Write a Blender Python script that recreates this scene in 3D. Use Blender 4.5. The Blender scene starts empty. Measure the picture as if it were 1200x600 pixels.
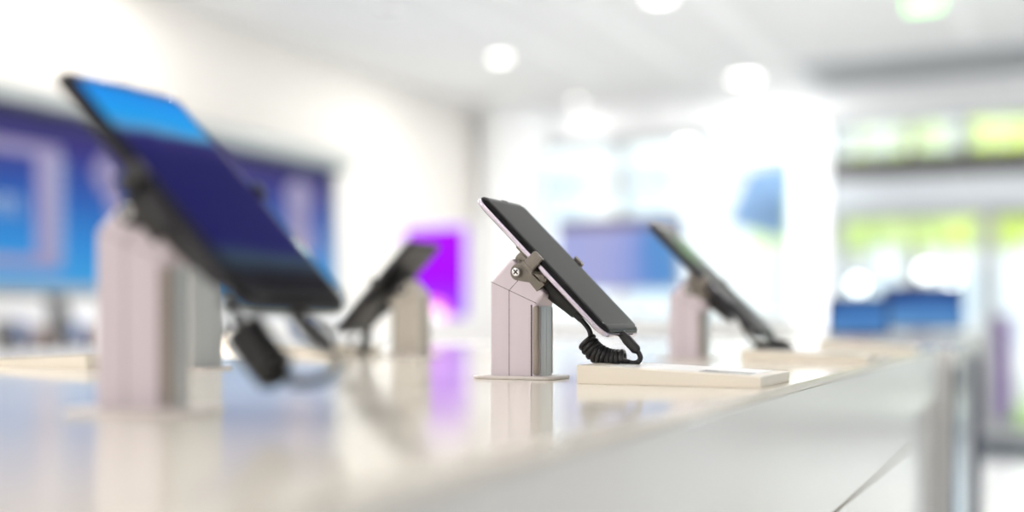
import bpy, bmesh, math, random
from mathutils import Vector, Matrix
random.seed(7)
C = bpy.context.scene
COL = C.collection
PI = math.pi

# ------------------------------------------------------------------ camera
F = 1350.0                       # focal length in pixels of a 1200 px wide frame
TH = math.atan(640 / F)          # the counter runs along +Y, the camera looks to its left
ZC = 0.943
CT, ST = math.cos(TH), math.sin(TH)
cam_d = bpy.data.cameras.new('camera')
cam_d.sensor_width = 36.0
cam_d.lens = 36.0 * F / 1200
cam_d.shift_y = 74 / 1200
cam_d.clip_start = 0.02
cam_d.clip_end = 300
cam_d.dof.use_dof = True
cam_d.dof.focus_distance = 0.805
cam_d.dof.aperture_fstop = 1.75
cam = bpy.data.objects.new('camera', cam_d)
COL.objects.link(cam)
cam.location = (0, 0, ZC)
cam.rotation_euler = (PI / 2, 0, TH)
C.camera = cam

# ------------------------------------------------------------------ world, sun, exposure
w = bpy.data.worlds.new('sky')
C.world = w
w.use_nodes = True
bg = w.node_tree.nodes['Background']
bg.inputs['Color'].default_value = (0.93, 0.965, 1.0, 1)
bg.inputs['Strength'].default_value = 1.75
sun_d = bpy.data.lights.new('sun', 'SUN')
sun_d.energy = 3.2
sun_d.angle = 0.02
sun_d.color = (1, 0.97, 0.9)
sun = bpy.data.objects.new('sun', sun_d)
COL.objects.link(sun)
sun.location = (0, 0, 12)
sun.rotation_euler = (math.radians(48), 0, math.radians(12))   # from behind the camera, over the roof, onto the trees
C.view_settings.view_transform = 'Standard'
C.view_settings.look = 'None'
C.view_settings.gamma = 1
C.view_settings.use_curve_mapping = False
C.view_settings.exposure = 0.04
C.cycles.max_bounces = 10
C.cycles.diffuse_bounces = 5
C.cycles.transparent_max_bounces = 12
C.cycles.caustics_reflective = False
C.cycles.caustics_refractive = False
C.cycles.sample_clamp_indirect = 6
C.cycles.use_denoising = True

# ------------------------------------------------------------------ materials
def mat(name, col, rough=0.5, metal=0.0, coat=0.0, spec=0.5, emit=None, es=0.0):
    m = bpy.data.materials.new(name)
    m.use_nodes = True
    b = m.node_tree.nodes['Principled BSDF']
    b.inputs['Base Color'].default_value = (*col, 1)
    b.inputs['Roughness'].default_value = rough
    b.inputs['Metallic'].default_value = metal
    b.inputs['Coat Weight'].default_value = coat
    b.inputs['Coat Roughness'].default_value = 0.03
    b.inputs['Specular IOR Level'].default_value = spec
    if emit:
        b.inputs['Emission Color'].default_value = (*emit, 1)
        b.inputs['Emission Strength'].default_value = es
    return m

def noisy(name, c1, c2, scale, rough, metal=0.0, coat=0.0, bump=0.0, spec=0.5, stretch=None):
    m = mat(name, c1, rough, metal, coat, spec)
    nt = m.node_tree; b = nt.nodes['Principled BSDF']
    tc = nt.nodes.new('ShaderNodeTexCoord')
    n = nt.nodes.new('ShaderNodeTexNoise'); n.inputs['Scale'].default_value = scale
    n.inputs['Detail'].default_value = 3
    if stretch:
        mp = nt.nodes.new('ShaderNodeMapping'); mp.inputs['Scale'].default_value = stretch
        nt.links.new(tc.outputs['Object'], mp.inputs['Vector']); nt.links.new(mp.outputs[0], n.inputs['Vector'])
    else:
        nt.links.new(tc.outputs['Object'], n.inputs['Vector'])
    r = nt.nodes.new('ShaderNodeValToRGB')
    r.color_ramp.elements[0].position = 0.35; r.color_ramp.elements[1].position = 0.65
    r.color_ramp.elements[0].color = (*c1, 1); r.color_ramp.elements[1].color = (*c2, 1)
    nt.links.new(n.outputs['Fac'], r.inputs['Fac']); nt.links.new(r.outputs['Color'], b.inputs['Base Color'])
    if bump:
        bp = nt.nodes.new('ShaderNodeBump'); bp.inputs['Strength'].default_value = bump; bp.inputs['Distance'].default_value = 0.001
        nt.links.new(n.outputs['Fac'], bp.inputs['Height']); nt.links.new(bp.outputs['Normal'], b.inputs['Normal'])
    return m

def screen_mat(name, stops, axis=1, lo=-0.5, hi=0.5, es=1.0, wave=0.0, wscale=30, rough=0.06, base=(0.002, 0.002, 0.004), spec=0.02):
    """a lit display: picture colours as stops (position, colour) along one object axis, bent by a noise"""
    m = mat(name, base, rough, spec=spec)
    nt = m.node_tree; b = nt.nodes['Principled BSDF']
    tc = nt.nodes.new('ShaderNodeTexCoord'); sp = nt.nodes.new('ShaderNodeSeparateXYZ')
    nt.links.new(tc.outputs['Object'], sp.inputs[0])
    mr = nt.nodes.new('ShaderNodeMapRange')
    mr.inputs['From Min'].default_value = lo; mr.inputs['From Max'].default_value = hi
    nt.links.new(sp.outputs[axis], mr.inputs['Value'])
    last = mr.outputs[0]
    if wave:
        n = nt.nodes.new('ShaderNodeTexNoise'); n.inputs['Scale'].default_value = wscale; n.inputs['Detail'].default_value = 2
        nt.links.new(tc.outputs['Object'], n.inputs['Vector'])
        a = nt.nodes.new('ShaderNodeMath'); a.operation = 'MULTIPLY_ADD'
        nt.links.new(n.outputs['Fac'], a.inputs[0]); a.inputs[1].default_value = wave
        nt.links.new(last, a.inputs[2])
        s = nt.nodes.new('ShaderNodeMath'); s.operation = 'SUBTRACT'; nt.links.new(a.outputs[0], s.inputs[0]); s.inputs[1].default_value = wave / 2
        last = s.outputs[0]
    r = nt.nodes.new('ShaderNodeValToRGB')
    els = r.color_ramp.elements
    els[0].position, els[0].color = stops[0][0], (*stops[0][1], 1)
    els[1].position, els[1].color = stops[-1][0], (*stops[-1][1], 1)
    for p, c in stops[1:-1]:
        e = els.new(p); e.color = (*c, 1)
    nt.links.new(last, r.inputs['Fac'])
    nt.links.new(r.outputs['Color'], b.inputs['Emission Color'])
    b.inputs['Emission Strength'].default_value = es
    return m

def pane_glass():
    m = bpy.data.materials.new('window_glass'); m.use_nodes = True
    nt = m.node_tree; nt.nodes.clear()
    o = nt.nodes.new('ShaderNodeOutputMaterial'); mx = nt.nodes.new('ShaderNodeMixShader')
    t = nt.nodes.new('ShaderNodeBsdfTransparent'); g = nt.nodes.new('ShaderNodeBsdfGlossy')
    t.inputs['Color'].default_value = (0.93, 0.96, 0.95, 1); g.inputs['Roughness'].default_value = 0.02
    f = nt.nodes.new('ShaderNodeFresnel'); f.inputs['IOR'].default_value = 1.35
    nt.links.new(f.outputs[0], mx.inputs[0]); nt.links.new(t.outputs[0], mx.inputs[1]); nt.links.new(g.outputs[0], mx.inputs[2])
    nt.links.new(mx.outputs[0], o.inputs[0])
    return m

M = dict(
    top=noisy('glossy_white_laminate', (0.83, 0.785, 0.70), (0.86, 0.815, 0.735), 3, 0.10, spec=0.07),
    front=noisy('satin_white_laminate', (0.83, 0.825, 0.81), (0.85, 0.845, 0.83), 3, 0.13, spec=0.5),
    wall=noisy('warm_white_paint', (0.89, 0.86, 0.82), (0.91, 0.88, 0.84), 1.5, 0.8),
    white=noisy('white_paint', (0.92, 0.93, 0.94), (0.94, 0.95, 0.96), 1.5, 0.6),
    ceil=noisy('ceiling_paint', (0.84, 0.84, 0.84), (0.87, 0.87, 0.865), 0.8, 0.9),
    beam=noisy('ceiling_strip_paint', (0.95, 0.95, 0.95), (0.96, 0.96, 0.96), 2, 0.8),
    floor=noisy('pale_floor_tile', (0.74, 0.75, 0.76), (0.80, 0.80, 0.80), 1.2, 0.22),
    seam=mat('seam_shadow_gap', (0.06, 0.05, 0.045), 0.8),
    seamsoft=mat('panel_joint', (0.40, 0.36, 0.31), 0.8),
    pink=noisy('pinkish_aluminium', (0.68, 0.60, 0.66), (0.71, 0.63, 0.69), 60, 0.42, metal=0.25, stretch=(1, 1, 0.05)),
    plate=noisy('base_plate_metal', (0.70, 0.65, 0.62), (0.74, 0.69, 0.66), 80, 0.3, metal=0.3),
    corner=noisy('taupe_corner_trim', (0.33, 0.29, 0.25), (0.38, 0.33, 0.29), 60, 0.4, metal=0.4, stretch=(1, 1, 0.05)),
    core=noisy('brushed_steel', (0.44, 0.46, 0.47), (0.52, 0.54, 0.55), 90, 0.32, metal=0.75, stretch=(1, 1, 0.04)),
    greystand=noisy('grey_aluminium', (0.43, 0.45, 0.455), (0.47, 0.49, 0.495), 60, 0.4, metal=0.3, stretch=(1, 1, 0.05)),
    beige=noisy('champagne_aluminium', (0.50, 0.46, 0.40), (0.54, 0.50, 0.44), 60, 0.4, metal=0.3, stretch=(1, 1, 0.05)),
    bronze=noisy('gunmetal_bracket', (0.20, 0.18, 0.155), (0.24, 0.215, 0.19), 120, 0.38, metal=0.55, bump=0.1),
    chrome=mat('polished_steel', (0.82, 0.82, 0.84), 0.12, 1.0),
    frame=noisy('lilac_phone_metal', (0.66, 0.60, 0.72), (0.72, 0.66, 0.76), 40, 0.16, metal=1.0),
    darkframe=mat('dark_phone_metal', (0.05, 0.05, 0.06), 0.3, 0.8),
    glass=mat('black_screen_glass', (0.012, 0.012, 0.013), 0.05, spec=0.15),
    offscreen=noisy('switched_off_display', (0.022, 0.020, 0.018), (0.025, 0.023, 0.021), 20, 0.13, spec=0.08),
    black=noisy('black_rubber', (0.012, 0.012, 0.013), (0.02, 0.02, 0.021), 200, 0.42, bump=0.2),
    plastic=mat('black_plastic', (0.018, 0.018, 0.02), 0.3),
    tile=noisy('cream_acrylic', (0.85, 0.785, 0.68), (0.87, 0.81, 0.71), 12, 0.35),
    card=mat('label_card', (0.88, 0.88, 0.87), 0.35),
    ink=mat('black_print', (0.02, 0.02, 0.02), 0.3),
    silver=noisy('silver_trim', (0.36, 0.39, 0.39), (0.41, 0.44, 0.44), 8, 0.35, metal=0.5, stretch=(1, 0.1, 1)),
    grey=noisy('grey_profile', (0.46, 0.47, 0.48), (0.50, 0.51, 0.52), 6, 0.5, metal=0.2),
    pale=mat('pale_grey_profile', (0.62, 0.66, 0.70), 0.5),
    dark=noisy('dark_profile', (0.05, 0.045, 0.04), (0.07, 0.065, 0.06), 6, 0.5),
    navy=mat('navy_panel', (0.015, 0.02, 0.06), 0.7, spec=0.1),
    glasspane=pane_glass(),
    lamp=mat('lit_diffuser', (0.9, 0.9, 0.9), 0.4, emit=(1, 0.97, 0.92), es=6),
    glow=mat('glowing_white', (0.95, 0.95, 0.95), 0.5, emit=(0.97, 0.98, 1.0), es=1.1),
    globe=mat('glint_glow', (0.95, 0.95, 0.95), 0.4, emit=(1, 1, 1), es=6),  # glow for the sun glints outside
    warmglobe=mat('warm_lit_globe', (0.95, 0.9, 0.8), 0.4, emit=(1, 0.86, 0.7), es=2.2),
    dimlamp=mat('unlit_reflector', (0.8, 0.8, 0.82), 0.2, 0.6),
    green=mat('green_lit_sign', (0.1, 0.5, 0.2), 0.4, emit=(0.45, 1.0, 0.35), es=3.0),
    bluepost=mat('blue_poster', (0.17, 0.30, 0.50), 0.6),
    leaf=noisy('leaf', (0.62, 0.76, 0.30), (0.78, 0.88, 0.46), 2.5, 0.6),
    leafy=noisy('yellow_green_leaf', (0.72, 0.84, 0.18), (0.86, 0.94, 0.30), 2.5, 0.6),
    bark=noisy('bark', (0.16, 0.12, 0.09), (0.25, 0.2, 0.15), 12, 0.9, bump=0.4),
    grass=noisy('grass', (0.30, 0.48, 0.12), (0.42, 0.60, 0.20), 4, 0.9),
    paving=noisy('pale_paving', (0.60, 0.60, 0.60), (0.68, 0.68, 0.67), 2, 0.85),
    facade=noisy('pale_render', (0.68, 0.70, 0.74), (0.74, 0.76, 0.79), 0.6, 0.9),
    facglass=mat('pale_blue_window', (0.50, 0.58, 0.66), 0.15),
    carw=mat('white_car_paint', (0.80, 0.82, 0.85), 0.2, coat=1),
    cars=mat('silver_car_paint', (0.50, 0.54, 0.60), 0.25, 0.5, coat=1),
    mat_=noisy('charcoal_doormat', (0.03, 0.04, 0.055), (0.04, 0.055, 0.07), 60, 0.95, bump=0.4),
    purple=mat('purple_banner_cloth', (0.36, 0.20, 0.55), 0.7),
)

# ------------------------------------------------------------------ geometry helpers
class MB:
    """collects shapes and links them as one mesh object"""
    def __init__(s): s.bm = bmesh.new()
    def face(s, vs):
        try: return s.bm.faces.new(vs)
        except ValueError: return None
    def box(s, x0, x1, y0, y1, z0, z1, bev=0.0, seg=2):
        t = bmesh.new()
        bmesh.ops.create_cube(t, size=1)
        for v in t.verts:
            v.co = Vector(((x0 + x1) / 2 + v.co.x * (x1 - x0), (y0 + y1) / 2 + v.co.y * (y1 - y0), (z0 + z1) / 2 + v.co.z * (z1 - z0)))
        if bev: bmesh.ops.bevel(t, geom=list(t.edges), offset=bev, segments=seg, affect='EDGES', profile=0.5)
        s.merge(t); return s
    def merge(s, t, mtx=None):
        if mtx: bmesh.ops.transform(t, matrix=mtx, verts=t.verts)
        me = bpy.data.meshes.new('tmp'); t.to_mesh(me); t.free()
        s.bm.from_mesh(me); bpy.data.meshes.remove(me); return s
    def prism(s, pts, axis, a, b, bev=0.0):
        """polygon pts in the plane across axis, extruded from a to b"""
        t = bmesh.new()
        def P(p, q):
            return {'x': (q, p[0], p[1]), 'y': (p[0], q, p[1]), 'z': (p[0], p[1], q)}[axis]
        A = [t.verts.new(P(p, a)) for p in pts]; B = [t.verts.new(P(p, b)) for p in pts]
        t.faces.new(A); t.faces.new(list(reversed(B)))
        n = len(pts)
        for i in range(n): t.faces.new((A[i], B[i], B[(i + 1) % n], A[(i + 1) % n]))
        bmesh.ops.recalc_face_normals(t, faces=t.faces)
        if bev: bmesh.ops.bevel(t, geom=list(t.edges), offset=bev, segments=3, affect='EDGES', profile=0.5)
        s.merge(t); return s
    def cyl(s, p0, p1, r0, r1=None, seg=32, bev=0.0):
        r1 = r0 if r1 is None else r1
        p0, p1 = Vector(p0), Vector(p1); d = p1 - p0
        t = bmesh.new()
        bmesh.ops.create_cone(t, cap_ends=True, segments=seg, radius1=r0, radius2=r1, depth=d.length)
        if bev:
            es = [e for e in t.edges if len(e.link_faces) == 2 and any(len(f.verts) > 4 for f in e.link_faces)]
            bmesh.ops.bevel(t, geom=es, offset=bev, segments=3, affect='EDGES', profile=0.5)
        m = Matrix.Translation((p0 + p1) / 2) @ d.to_track_quat('Z', 'Y').to_matrix().to_4x4()
        s.merge(t, m); return s
    def sphere(s, c, r, sx=1, sy=1, sz=1, seg=24):
        t = bmesh.new(); bmesh.ops.create_uvsphere(t, u_segments=seg, v_segments=seg // 2, radius=r)
        s.merge(t, Matrix.Translation(c) @ Matrix.Diagonal((sx, sy, sz, 1))); return s
    def lathe(s, prof, c=(0, 0, 0), seg=40):
        rings = []
        for r, z in prof:
            rings.append([s.bm.verts.new((c[0] + r * math.cos(2 * PI * k / seg), c[1] + r * math.sin(2 * PI * k / seg), c[2] + z)) for k in range(seg)])
        for A, B in zip(rings, rings[1:]):
            for k in range(seg): s.face((A[k], A[(k + 1) % seg], B[(k + 1) % seg], B[k]))
        s.face(list(reversed(rings[0]))); s.face(rings[-1]); return s
    def tube(s, pts, r, seg=10, caps=True):
        pts = [Vector(p) for p in pts]; n = len(pts)
        rr = r if isinstance(r, (list, tuple)) else [r] * n
        tan = [(pts[min(i + 1, n - 1)] - pts[max(i - 1, 0)]).normalized() for i in range(n)]
        up = tan[0].orthogonal().normalized(); rings = []
        for i in range(n):
            up = (up - tan[i] * up.dot(tan[i])).normalized(); sd = tan[i].cross(up)
            rings.append([s.bm.verts.new(pts[i] + (up * math.cos(2 * PI * k / seg) + sd * math.sin(2 * PI * k / seg)) * rr[i]) for k in range(seg)])
        for A, B in zip(rings, rings[1:]):
            for k in range(seg): s.face((A[k], A[(k + 1) % seg], B[(k + 1) % seg], B[k]))
        if caps: s.face(list(reversed(rings[0]))); s.face(rings[-1])
        return s
    def rrect(s, w, l, r, levels, seg=10, cx=0, cy=0):
        """rounded rectangle w x l: stacked loops of (inset, z), capped"""
        rings = []
        levels = [(levels[0][0] + 0.0006, levels[0][1])] + list(levels) + [(levels[-1][0] + 0.0006, levels[-1][1])]
        for ins, z in levels:
            rr = max(r - ins, 0.0003); hx, hy = w / 2 - ins, l / 2 - ins; ring = []
            for (sx, sy, a0) in ((1, 1, 0), (-1, 1, PI / 2), (-1, -1, PI), (1, -1, 1.5 * PI)):
                for k in range(seg + 1):
                    a = a0 + PI / 2 * k / seg
                    ring.append(s.bm.verts.new((cx + sx * (hx - rr) + rr * math.cos(a), cy + sy * (hy - rr) + rr * math.sin(a), z)))
            rings.append(ring)
        n = len(rings[0])
        for A, B in zip(rings, rings[1:]):
            for k in range(n): s.face((A[k], A[(k + 1) % n], B[(k + 1) % n], B[k]))
        s.face(list(reversed(rings[0]))); s.face(rings[-1]); return s
    def build(s, name, m, parent=None, smooth=True, kind=None, label=None):
        bmesh.ops.recalc_face_normals(s.bm, faces=s.bm.faces)
        me = bpy.data.meshes.new(name); s.bm.to_mesh(me); s.bm.free()
        me.materials.append(m)
        if smooth:
            me.shade_smooth()
            me.set_sharp_from_angle(angle=math.radians(32))
        o = bpy.data.objects.new(name, me); COL.objects.link(o)
        if smooth: wn_ = o.modifiers.new('weighted_normals', 'WEIGHTED_NORMAL'); wn_.keep_sharp = True
        if parent: o.parent = parent
        if kind: o['kind'] = kind
        if label: o['label'] = label
        return o

def thing(name, label, cat, loc=(0, 0, 0), rz=0, group=None):
    o = bpy.data.objects.new(name, None); COL.objects.link(o)
    o.location = loc; o.rotation_euler = (0, 0, rz); o.empty_display_size = 0.05
    o['label'] = label; o['category'] = cat
    if group: o['group'] = group
    return o
def tag(o, label, cat, group=None, kind=None):
    o['label'] = label; o['category'] = cat
    if group: o['group'] = group
    if kind: o['kind'] = kind
    return o
def struct(name, mb, m, parent=None, smooth=False):
    return mb.build(name, m, parent, smooth, kind='structure')
def copy_tree(o, parent=None):
    c = o.copy(); COL.objects.link(c); c.parent = parent
    for ch in list(o.children): copy_tree(ch, c)
    return c
def ray(x, y):
    r = (x - 600) / F; u = (374 - y) / F
    return Vector((-ST + CT * r, CT + ST * r, u))
def at_y(x, y, Y):
    a = ray(x, y); return Vector((0, 0, ZC)) + a * (Y / a.y)
def at_z(x, y, Z):
    a = ray(x, y); return Vector((0, 0, ZC)) + a * ((Z - ZC) / a.z)

# ------------------------------------------------------------------ the room
XL, XR, YB, YF, ZH = -4.88, 4.6, -3.2, 9.94, 2.88
struct('floor', MB().box(XL - 0.2, XR + 0.2, YB - 0.2, YF + 0.2, -0.12, 0), M['floor'])
struct('ceiling', MB().box(XL - 0.2, XR + 0.2, YB - 0.2, YF + 0.2, ZH, ZH + 0.15), M['ceil'])
struct('wall_left', MB().box(XL - 0.15, XL, YB, YF + 0.1, 0, ZH), M['wall'])
struct('wall_back', MB().box(XL, XR, YB - 0.15, YB, 0, ZH), M['wall'])
struct('wall_right', MB().box(XR, XR + 0.15, YB, YF, 0, 0.25).box(XR, XR + 0.15, YB, YF, 2.62, ZH).box(XR, XR + 0.15, YB, 4.86, 0.25, 2.62), M['white'])
for i in range(2):
    y0 = 4.88 + i * 2.52
    wn = struct('window_%d' % (10 + i), MB().box(XR + 0.04, XR + 0.12, y0, y0 + 0.08, 0.25, 2.62).box(XR + 0.04, XR + 0.12, y0 + 2.44, y0 + 2.52, 0.25, 2.62)
           .box(XR + 0.04, XR + 0.12, y0 + 0.08, y0 + 2.44, 0.25, 0.31).box(XR + 0.04, XR + 0.12, y0 + 0.08, y0 + 2.44, 2.56, 2.62), M['grey'])
    MB().box(XR + 0.07, XR + 0.08, y0 + 0.08, y0 + 2.44, 0.31, 2.56).build('pane', M['glasspane'], wn, False)
struct('baseboard_left', MB().box(XL, XL + 0.015, YB, YF, 0, 0.09), M['white'])

# lighter strips running along the ceiling, the bulkhead over the shop front
for i, (x, wd) in enumerate(((-1.92, 0.13), (-2.62, 0.10), (-3.35, 0.09), (-0.55, 0.09), (0.9, 0.1))):
    struct('trim_%d' % (i + 1), MB().box(x - wd / 2, x + wd / 2, YB, 8.72 if i != 3 else 8.7, ZH - 0.012, ZH), M['beam'])
struct('trim_6', MB().box(XL, XR, YF - 0.16, YF, 2.60, ZH), M['white'])

# the glazed shop front: header beam, mullions, transoms, panes
def fx(px): return at_y(px, 300, YF).x
def fz(px, py): return at_y(px, py, YF).z
TZ = 2.08      # silver beam top
struct('wall_front', MB().box(XL, XR, YF, YF + 0.14, 2.60, ZH).box(XL, fx(583) + 0.05, YF, YF + 0.14, 0, 2.6), M['white'])
mull = [583, 725, 925]
for i, px in enumerate((604, 725)):
    struct('trim_%d' % (10 + i), MB().box(fx(px) - 0.035, fx(px) + 0.035, YF, YF + 0.1, 0, 2.6), M['grey'])
struct('trim_12', MB().box(fx(590), fx(925), YF + 0.01, YF + 0.09, 2.16, 2.24), M['pale'])
struct('trim_13', MB().box(fx(590), fx(925), YF + 0.01, YF + 0.09, 0, 0.12), M['grey'])
wn = struct('window_1', MB().box(fx(604) + .035, fx(725) - .035, YF + .02, YF + .08, 2.54, 2.6), M['grey'])
MB().box(fx(604) + .035, fx(725) - .035, YF + 0.045, YF + 0.055, 0.12, 2.54).build('pane', M['glasspane'], wn, False)
wn = struct('window_2', MB().box(fx(725) + .035, fx(945), YF + .02, YF + .08, 2.54, 2.6), M['grey'])
MB().box(fx(725) + .035, fx(945), YF + 0.045, YF + 0.055, 0.12, 2.54).build('pane', M['glasspane'], wn, False)
# right part: transom lights over a silver beam, sliding doors below
xa = fx(974)
struct('trim_14', MB().box(xa - 0.05, xa + 0.03, YF - 0.02, YF + 0.12, 0, 2.6), M['grey'])
struct('trim_15', MB().box(xa, 3.2, YF - 0.10, YF + 0.14, 1.83, 2.10, 0.01), M['pale'])
struct('trim_16', MB().box(xa, 3.2, YF - 0.06, YF + 0.12, 2.10, 2.29), M['dark'])
for i, px in enumerate((1128, )):
    struct('trim_%d' % (17 + i), MB().box(fx(px) - 0.05, fx(px) + 0.05, YF, YF + 0.1, 2.29, 2.6), M['pale'])
wn = struct('window_3', MB().box(xa + .03, fx(1128) - 0.05, YF + .02, YF + .08, 2.56, 2.6), M['pale'])
MB().box(xa + .03, fx(1128) - 0.05, YF + 0.045, YF + 0.055, 2.29, 2.56).build('pane', M['glasspane'], wn, False)
wn = struct('window_4', MB().box(fx(1128) + 0.05, 3.2, YF + .02, YF + .08, 2.56, 2.6), M['pale'])
MB().box(fx(1128) + 0.05, 3.2, YF + 0.045, YF + 0.055, 2.29, 2.56).build('pane', M['glasspane'], wn, False)
def door(n, x0, x1, y):
    d = struct('door_%d' % n, MB().box(x0, x0 + 0.06, y, y + 0.05, 0.01, 1.83).box(x1 - 0.06, x1, y, y + 0.05, 0.01, 1.83)
               .box(x0 + 0.06, x1 - 0.06, y, y + 0.05, 0.01, 0.09).box(x0 + 0.06, x1 - 0.06, y, y + 0.05, 1.77, 1.83), M['grey'])
    MB().box(x0 + 0.06, x1 - 0.06, y + 0.02, y + 0.03, 0.09, 1.77).build('pane', M['glasspane'], d, False)
    MB().cyl((x1 - 0.03, y - 0.05, 0.8), (x1 - 0.03, y - 0.05, 1.3), 0.015).cyl((x1 - 0.03, y - 0.05, 0.85), (x1 - 0.03, y, 0.85), 0.01).cyl((x1 - 0.03, y - 0.05, 1.25), (x1 - 0.03, y, 1.25), 0.01).build('door_handle', M['chrome'], d)
xb = fx(1157)
door(1, xa + 0.03, xb, YF)
door(2, xb, 1.15, YF + 0.06)
door(3, 1.15, 2.2, YF)
struct('window_5', MB().box(2.2, 2.26, YF, YF + 0.08, 0, 1.83).box(3.14, 3.2, YF, YF + 0.08, 0, 1.83), M['grey'])
MB().box(2.26, 3.14, YF + 0.045, YF + 0.055, 0, 1.83).build('pane', M['glasspane'], bpy.data.objects['window_5'], False)
struct('trim_18', MB().box(3.2, XR, YF, YF + 0.14, 0, 2.6), M['white'])

# air return grille in the ceiling
g = thing('ceiling_vent', 'long grey slatted air grille in the ceiling above the shop front', 'vent', (0.1, 9.3, ZH))
MB().box(-1.9, 1.5, -0.50, -0.46, -0.02, 0).box(-1.9, 1.5, 0.46, 0.50, -0.02, 0).box(-1.9, -1.86, -0.46, 0.46, -0.02, 0).box(1.46, 1.5, -0.46, 0.46, -0.02, 0).build('frame', M['pale'], g)
MB().box(-1.86, 1.46, -0.46, 0.46, -0.003, 0).build('backing', M['grey'], g)
sl = MB()
for i in range(55):
    x = -1.83 + i * 0.06
    sl.prism([(x, -0.018), (x + 0.028, -0.004), (x + 0.030, -0.006), (x + 0.003, -0.021)], 'y', -0.46, 0.46)
sl.build('louvre', M['grey'], g)

# downlights
lit = [((586, 67), 0.065, 'upper left one, nearest the left wall'), ((773, -4), 0.085, 'nearest one, cut by the top edge of the photo'),
       ((873, 91), 0.12, 'brightest one, just left of the slatted vent'), ((676, 119), 0.05, 'faint one, farthest towards the window')]
proto = None
def downlight(x, y, r, label, lens=M['lamp'], group='ceiling downlights', watts=None, tint=(1, 0.975, 0.95)):
    t = thing('downlight', label, 'ceiling light', (x, y, ZH), 0, group)
    watts = watts or 8 * (r / 0.1) ** 2
    MB().lathe([(r * 1.0, 0), (r * 1.22, 0), (r * 1.24, -0.006), (r * 1.15, -0.011), (r * 1.0, -0.009)]).build('trim_ring', M['white'], t)
    ld = bpy.data.lights.new('downlight_lamp', 'AREA'); ld.shape = 'DISK'; ld.size = r * 1.6
    ld.energy = watts; ld.color = tint
    lo_ = bpy.data.objects.new('lamp', ld); COL.objects.link(lo_); lo_.parent = t; lo_.location = (0, 0, -0.0135)
    MB().lathe([(r * 0.99, -0.001), (r * 0.99, -0.007), (r * 0.8, -0.010), (r * 0.3, -0.012)]).build('diffuser', lens, t)
    return t
for (px, r, lb) in lit:
    p = at_z(px[0], px[1], ZH)
    downlight(p.x, p.y, r, 'round recessed ceiling downlight, ' + lb, watts=1.5 if r < 0.06 else 24 if px[0] == 586 else 18)
p = at_z(455, 4, ZH)
downlight(p.x, p.y, 0.09, 'unlit round reflector in the ceiling above the near blue phone', M['dimlamp'], watts=0.2)
for p in [(-4.3, 2.4), (-4.3, 3.6), (-4.3, 4.7), (-4.3, 0.8)]:        # lamps added out of view to brighten the left wall
    downlight(p[0], p[1], 0.10, 'added unseen downlight close to the left wall', watts=12, tint=(1, 0.93, 0.85))
downlight(0.75, 3.0, 0.11, 'added unseen downlight in the ceiling right of the long counter', watts=12)  # unseen lamp added to brighten the counter front
for p in [(-2.8, -1.4)]:  # added out of view as fill for the interior
    downlight(p[0], p[1], 0.11, 'added unseen downlight in the ceiling above the shop floor', watts=4)
for p in [(-4.2, -2.75), (-2.6, -2.75), (-1.0, -2.75), (0.6, -2.75), (2.2, -2.75)]:  # unseen lamps added to brighten the sides turned to the camera
    downlight(p[0], p[1], 0.11, 'added unseen downlight close to the back wall', watts=11)
for p in [(1.0, 5.4), (0.5, 7.3), (3.0, 6.6)]:  # lamps added outside the view for the bulkhead and counter front
    downlight(p[0], p[1], 0.11, 'added unseen downlight in the ceiling near the glass doors', watts=60 if p[0] == 0.5 else 26 if p[0] == 1.0 else 12)
for p in [(-3.0, 2.3), (-3.2, 4.2), (-2.0, 1.2), (-1.5, 0.0), (-1.3, -1.2)]:  # extra lamps out of view, added to brighten the countertop and stands
    downlight(p[0], p[1], 0.11, 'added unseen downlight in the ceiling left of the long counter', watts=9 if p[1] < 0.5 else 10)

# two small spots on a short stem under the bulkhead
for px, lb in ((846, 'spot head, left one of the bright pair hanging before the shop front'), (869, 'spot head, right one of the bright pair hanging before the shop front')):
    p = at_y(px, 140, 8.2)
    t = thing('spotlight', 'white ' + lb, 'ceiling light', (p.x, p.y, ZH), 0, 'hanging spot heads')
    h = ZH - p.z
    MB().cyl((0, 0, 0), (0, 0, -h + 0.06), 0.008, seg=12).cyl((0, 0, 0), (0, 0, -0.02), 0.04).build('stem', M['white'], t)
    MB().lathe([(0.028, 0.07), (0.045, 0.06), (0.048, -0.03), (0.044, -0.03)], (0, 0, -h)).build('housing', M['white'], t)
    MB().sphere((0, 0, -h - 0.03), 0.04, sz=0.6).build('bulb', M['lamp'], t)

# green exit sign hanging from the ceiling
p = at_z(1083, 4, 2.78)
t = thing('exit_sign', 'small green lit sign hanging from the ceiling near the top right corner', 'sign', (p.x, p.y, ZH))
MB().box(-0.10, 0.10, -0.015, 0.015, -0.15, -0.05, 0.004).build('housing', M['white'], t)
MB().box(-0.09, 0.09, -0.018, -0.0151, -0.14, -0.06).build('lit_panel', M['green'], t)
for x in (-0.06, 0.06): MB().cyl((x, 0, -0.05), (x, 0, 0), 0.004, seg=8).build('hanger', M['grey'], t)

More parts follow.
